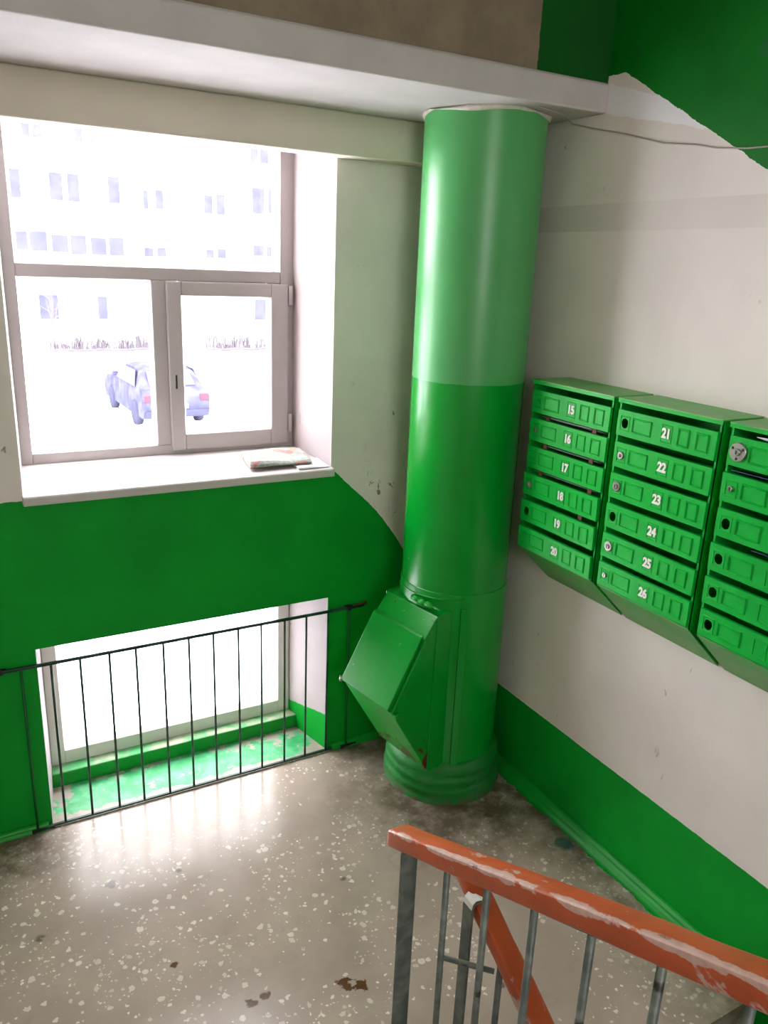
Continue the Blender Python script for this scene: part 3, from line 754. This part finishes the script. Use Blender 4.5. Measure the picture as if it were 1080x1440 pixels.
# ------------------------------------------------------------------ stair railings
def rail_z(y): return .831 + .49 * (-1.553 - y)
RX = .815
OR = (RX, -1.553, 0)
r1 = tag(empty('stair_railing', OR), 'stair railing with chipped orange wooden handrail rising toward the viewer', 'railing')
def rail_body(xc, wd, hh, y0, y1, zfun, name, parent, origin, round_end=True, mat='rail'):
    """rounded-rectangle handrail swept along a slope, with a softened free end"""
    sec = []
    rr = .007
    for (cx_, cz_, a0) in ((wd / 2 - rr, hh - rr, 0), (-wd / 2 + rr, hh - rr, 90), (-wd / 2 + rr * .6, rr * .6, 180), (wd / 2 - rr * .6, rr * .6, 270)):
        for k in range(4):
            a = math.radians(a0 + 30 * k); q = rr if cz_ > hh / 2 else rr * .6
            sec.append((cx_ + q * math.cos(a), cz_ + q * math.sin(a)))
    n = len(sec); m = MB(); ys = []
    L = abs(y1 - y0); dirn = 1 if y1 > y0 else -1
    st = [(0, .35), (.004, .70), (.012, .90), (.024, 1.0)] if round_end else [(0, 1)]
    for (dl, s) in st: ys.append((y0 + dirn * dl, s))
    K = 26
    for k in range(1, K + 1): ys.append((y0 + dirn * (.024 + (L - .024) * k / K), 1.0))
    for (y, s) in ys:
        for (a, b) in sec:
            m.v.append((xc + a * s + .0012 * math.sin(y * 37 + a * 90), y, zfun(y) + hh / 2 + (b - hh / 2) * s + .0012 * math.sin(y * 53)))
    for i in range(len(ys) - 1):
        for j in range(n): m.f.append((i * n + j, i * n + (j + 1) % n, (i + 1) * n + (j + 1) % n, (i + 1) * n + j))
    m.f.append(tuple(range(n))[::-1]); m.f.append(tuple(range((len(ys) - 1) * n, len(ys) * n)))
    o = m.build(name, mat, parent, smooth=True, origin=origin); smooth_angle(o, 28); return o
o = rail_body(RX, .052, .046, -1.478, -4.1, lambda y: rail_z(y) + .006, 'handrail', r1, OR); o['label'] = 'chipped orange painted wooden handrail'
MB().prism_x([(-1.50, rail_z(-1.50)), (-4.1, rail_z(-4.1)), (-4.1, rail_z(-4.1) + .006), (-1.50, rail_z(-1.50) + .006)], RX - .016, RX + .016).build('top_strip', 'iron', r1, origin=OR)
MB().box(RX - .004 - .020, RX + .020, -1.553 - .004, -1.553 + .004, 0, rail_z(-1.553) + .001).build('newel_post', 'iron', r1, .003, origin=OR)
yy = -1.700
for k in range(12):
    zt = rail_z(yy) + .002; step = max(0, math.ceil((YE - yy) / .30)); z0 = .15 * step if yy < YE else 0
    MB().tube([(RX, yy, z0 + .06 if yy < YE else .03), (RX, yy, zt)], .0075, 10).build('baluster', 'iron', r1, smooth=True, origin=OR)
    yy -= .1335
MB().prism_x([(-1.56, .05), (-4.1, .05 + .49 * 2.54), (-4.1, .08 + .49 * 2.54), (-1.56, .08)], RX - .006, RX + .006).build('bottom_strip', 'iron', r1, origin=OR)

X2 = .920
def rail2_z(y): return .762 + .57 * (y + 1.66)
O_2 = (X2, -1.69, 0)
r2 = tag(empty('stair_railing', O_2), 'second stair railing going down behind the first, with grey curled post', 'railing')
o = rail_body(X2, .050, .042, -1.605, -3.6, rail2_z, 'handrail', r2, O_2, mat='rail2'); o['label'] = 'smooth orange painted handrail running downstairs'
# post: flat bar whose top curls over to the rail
sec = [(.882, 0.0), (.882, .765), (.885, .778), (.893, .785), (.906, .784), (X2 + .01, .772)]
m = MB(); hw = .0165; th = .005
for (x, z) in sec:
    m.v += [(x, -1.693 - hw, z), (x, -1.693 + hw, z)]
m.f = [(2 * i, 2 * i + 1, 2 * i + 3, 2 * i + 2) for i in range(len(sec) - 1)]
o = m.build('newel_post', 'iron', r2, origin=O_2); s = o.modifiers.new('thickness', 'SOLIDIFY'); s.thickness = .006
m = MB()
for (x, z) in sec[1:]:
    m.v += [(x - .001, -1.693 - hw * .95, z + .0035), (x - .001, -1.693 + hw * .95, z + .0035)]
m.f = [(2 * i, 2 * i + 1, 2 * i + 3, 2 * i + 2) for i in range(len(sec) - 2)]
o2 = m.build('painted_cap', 'white', r2, origin=O_2); s = o2.modifiers.new('thickness', 'SOLIDIFY'); s.thickness = .002
MB().tube([(RX, -1.700, .664), (.905, -1.775, .652)], .006, 8).build('tie_bar', 'iron', r2, smooth=True, origin=O_2)
yy = -1.79
for k in range(10):
    MB().tube([(X2 - .012, yy, rail2_z(yy) - .80), (X2 - .012, yy, rail2_z(yy) + .004)], .0075, 10).build('baluster', 'iron', r2, smooth=True, origin=O_2)
    yy -= .1335

# ------------------------------------------------------------------ cable and added fill light
pts = [(1.55, -.33, ZC - .004), (1.66, -.60, ZC - .004)]
cab = [(XR - .25, -.62, ZC - .004), (XR - .09, -.56, ZC - .005), (XR - .006, -.50, ZC - .012), (XR - .004, -.60, 2.565), (XR - .004, -.74, 2.535), (XR - .004, -.92, 2.488), (XR - .004, -1.05, 2.470), (XR - .004, -1.12, 2.455), (XR - .004, -1.22, 2.445), (XR - .004, -1.7, 2.43)]
tag(MB().tube(cab, .0022, 6).build('cable', 'cable', None, smooth=True, origin=cab[0]), 'thin painted cable crossing the ceiling corner above the chute', 'cable')

# unseen fill light added on the rear wall, framed emissive panels that brighten the landing
O3 = (0.03, -5.4, 1.75)
w3 = struct(empty('fill_light_panel', O3), 'added window-shaped fill light behind the viewer')
bars_frame(-.60, .66, 1.75, 3.25, -5.405, -5.34, .06, .06, .06, .06).build('frame', 'pvc', w3, .004, origin=O3)  # frame of the added fill light
MB().box(0.0, .06, -5.405, -5.345, 1.81, 3.19).build('mullion', 'pvc', w3, .004, origin=O3)  # centre bar of the added fill light
n = NT('fill_light_glow'); n.b.inputs['Emission Color'].default_value = (1, .97, .96, 1); n.b.inputs['Emission Strength'].default_value = 1.15
M['fill_glow'] = n.done(vary(n, lin(225, 226, 226), .02), 0.6)
for (x0, x1) in ((-.54, 0.0), (.06, .60)):
    MB().box(x0, x1, -5.39, -5.375, 1.81, 3.19).build('pane', 'fill_glow', w3, origin=O3)  # glowing panel of the added fill light

# ------------------------------------------------------------------ outdoors
GZ = -2.0
m = MB(); nx, ny = 40, 30
for j in range(ny + 1):
    for i in range(nx + 1):
        x = -30 + 90 * i / nx; y = .46 + 60 * j / ny
        m.v.append((x, y, GZ + .05 * math.sin(x * .9 + y * .4) + .04 * math.sin(y * 1.3 - x * .3) - .05))
m.f = [(j * (nx + 1) + i, j * (nx + 1) + i + 1, (j + 1) * (nx + 1) + i + 1, (j + 1) * (nx + 1) + i) for j in range(ny) for i in range(nx)]
o = m.build('ground', 'snow', None, smooth=True); struct(o, 'snow covered yard outside')

YB = 42.0
OB = (10, YB, GZ)
bd = tag(empty('apartment_building', OB), 'pale apartment building across the snowy yard', 'building')
MB().box(-14, 34, YB, YB + 11, GZ, 15).build('wall', 'facade', bd, origin=OB)
WIN = [(4.62, 4.98, 7.34, 8.05), (5.1, 5.49, 7.35, 8.07), (7.0, 7.38, 7.37, 8.05), (7.55, 7.93, 7.35, 8.08), (3.6, 4.37, 4.56, 5.87), (5.68, 6.28, 4.57, 5.85), (6.52, 7.07, 4.56, 5.85), (8.46, 9.04, 4.61, 5.88), (10.13, 10.63, 2.08, 2.52), (10.2, 10.46, 4.44, 5.36), (10.84, 11.25, 4.49, 5.42), (13.43, 13.91, 4.44, 5.36), (14.11, 14.6, 4.41, 5.45), (16.08, 16.54, 7.22, 8.02), (16.58, 17.13, 7.23, 8.0), (16.16, 16.9, 4.59, 5.94), (17.1, 17.81, 4.65, 5.94), (10.82, 11.29, 2.09, 2.57), (13.48, 13.93, 2.12, 2.57), (14.13, 14.61, 2.14, 2.64), (16.2, 16.83, 2.35, 2.93), (16.98, 17.55, 2.34, 2.89), (4.75, 5.66, -1.2, 0.02), (7.6, 8.08, -1.19, -0.01), (16.25, 17.12, -1.19, -0.03)]
BAL = [(3.94, 4.47, 2.14, 3.02), (4.57, 5.37, 2.13, 3.06), (5.6, 6.36, 2.11, 2.94), (6.49, 7.23, 2.04, 2.96), (7.47, 8.22, 2.05, 2.9), (8.37, 9.1, 2.05, 2.95)]
for (x0, x1, z0, z1) in WIN:
    f = bars_frame(x0 - .06, x1 + .06, z0 - .06, z1 + .06, YB - .04, YB + .02, .06, .06, .06, .06).build('window', 'far_frame', bd, origin=OB)
    MB().box(x0, x1, YB - .02, YB, z0, z1).build('pane', 'far_glass', f, origin=OB)
bl = MB().box(3.2, 9.4, YB - 1.2, YB, .95, 2.0).box(3.2, 9.4, YB - 1.25, YB, 3.12, 3.28).build('balcony', 'facade', bd, origin=OB)
for (x0, x1, z0, z1) in BAL:
    k = (YB - 1.2 + 2.8) / (YB + 2.8)
    MB().box(x0 * k, x1 * k, YB - 1.21, YB - 1.17, 2.1 + (z0 - 2.1) * k, 2.1 + (z1 - 2.1) * k).build('balcony_pane', 'far_glass', bl, origin=OB)
MB().box(16.1, 17.9, YB - .12, YB - .05, 3.22, 4.23).build('balcony_panel', 'brick_panel', bd, .01, origin=OB)

def hedge(name, x0, x1, y, hgt, n, lab, grp):
    m = MB()
    m.tube([(x0 + (x1 - x0) * k / 8, y, GZ + .05 + .03 * math.sin(k * 2)) for k in range(9)], .08, 6)
    for i in range(n):
        x = random.uniform(x0, x1); h = hgt * random.uniform(.4, 1); dx = random.uniform(-.15, .15); dy = random.uniform(-.2, .2)
        m.tube([(x, y, GZ), (x + dx * .5, y + dy * .5, GZ + h * .6), (x + dx, y + dy, GZ + h)], [.035, .028, .012], 4)
    tag(m.build(name, 'twig', None, origin=((x0 + x1) / 2, y, GZ)), lab, 'hedge', grp)
hedge('hedge', 4.2, 8.6, 34.4, .75, 170, 'low bare hedge in the snow seen through the left pane', 'bare hedges')
hedge('hedge', 11.0, 14.2, 34.0, .85, 110, 'low bare hedge in the snow seen through the opening sash', 'bare hedges')

def bare_tree(x, y, h, lab):
    m = MB()
    m.tube([(x, y, GZ), (x + .1, y, GZ + h * .5), (x + .2, y, GZ + h)], [.05, .035, .01], 6)
    for i in range(26):
        z = GZ + h * random.uniform(.35, .98); a = random.uniform(0, 6.28); L = random.uniform(.4, 1.1)
        m.tube([(x + .1, y, z), (x + .1 + L * .6 * math.cos(a), y + L * .6 * math.sin(a), z + L * .35), (x + .1 + L * math.cos(a), y + L * math.sin(a), z + L * .8)], [.014, .01, .004], 4)
    tag(m.build('bare_tree', 'twig', None, origin=(x, y, GZ)), lab, 'tree')
bare_tree(3.3, 26.0, 3.6, 'thin bare sapling in the yard seen through the left pane')

# parked car
CXY = (5.05, 16.7)
OCAR = Vector((CXY[0], CXY[1], GZ))
car = tag(empty('parked_car', OCAR), 'dark parked car in the snow outside the window', 'car')
car.rotation_euler = (0, 0, math.radians(2))
# side profile (y forward from the rear, z up), lofted across the width with tumblehome
prof = [(0.0, .45), (0.02, .85), (.10, .95), (.35, 1.0), (.85, 1.36), (1.5, 1.45), (2.3, 1.42), (3.0, 1.02), (3.9, .90), (4.2, .72), (4.25, .42), (4.1, .26), (.15, .26)]
m = MB()
for (xs, tum) in ((-.84, 1), (-.62, 0), (.62, 0), (.84, 1)):
    for (y, z) in prof:
        zz = z if not tum else (z if z < .9 else .9 + (z - .9) * .90)
        m.v.append(((xs * (1 - .22 * max(0, zz - .9) / .5)), y, zz))
n_ = len(prof)
for i in range(3):
    for j in range(n_): m.f.append((i * n_ + j, i * n_ + (j + 1) % n_, (i + 1) * n_ + (j + 1) % n_, (i + 1) * n_ + j))
m.f.append(tuple(range(n_))[::-1]); m.f.append(tuple(range(3 * n_, 4 * n_)))
body = m.build('body', 'car', car, .03)
for xs in (-1, 1):
    for yw in (.85, 3.35):
        wt = MB()
        pr = [(.0001, -.10), (.2, -.10), (.32, -.08), (.33, 0), (.32, .08), (.2, .10), (.0001, .10)]
        for k in range(20):
            a = 2 * math.pi * k / 20
            for (r, z) in pr: wt.v.append((xs * .78 + z, yw + r * math.cos(a), .33 + r * math.sin(a)))
        for k in range(20):
            for j in range(len(pr) - 1): wt.f.append((k * 7 + j, ((k + 1) % 20) * 7 + j, ((k + 1) % 20) * 7 + j + 1, k * 7 + j + 1))
        wt.build('wheel', 'tyre', car, smooth=True)
    MB().box(xs * .86 - .09, xs * .86 + .09, 2.72, 2.86, 1.0, 1.12).build('side_mirror', 'car', car, .03)
    MB().box(xs * .70 - .12, xs * .70 + .12, -.02, .06, .70, .86).build('tail_light', 'tail', car, .02)
    MB().add([(xs * .842, .75, .98), (xs * .842, 2.75, .98), (xs * .74, 2.25, 1.36), (xs * .74, 1.0, 1.36)], [(0, 1, 2, 3)]).build('side_window', 'car_glass', car)
MB().add([(-.58, .36, 1.03), (.58, .36, 1.03), (.54, .80, 1.36), (-.54, .80, 1.36)], [(0, 1, 2, 3)]).build('rear_window', 'car_glass', car)
MB().box(-.26, .26, -.03, .01, .52, .63).build('licence_plate', 'white', car, .004)
MB().box(-.80, .80, -.06, .10, .30, .48).build('bumper', 'tyre', car, .04)
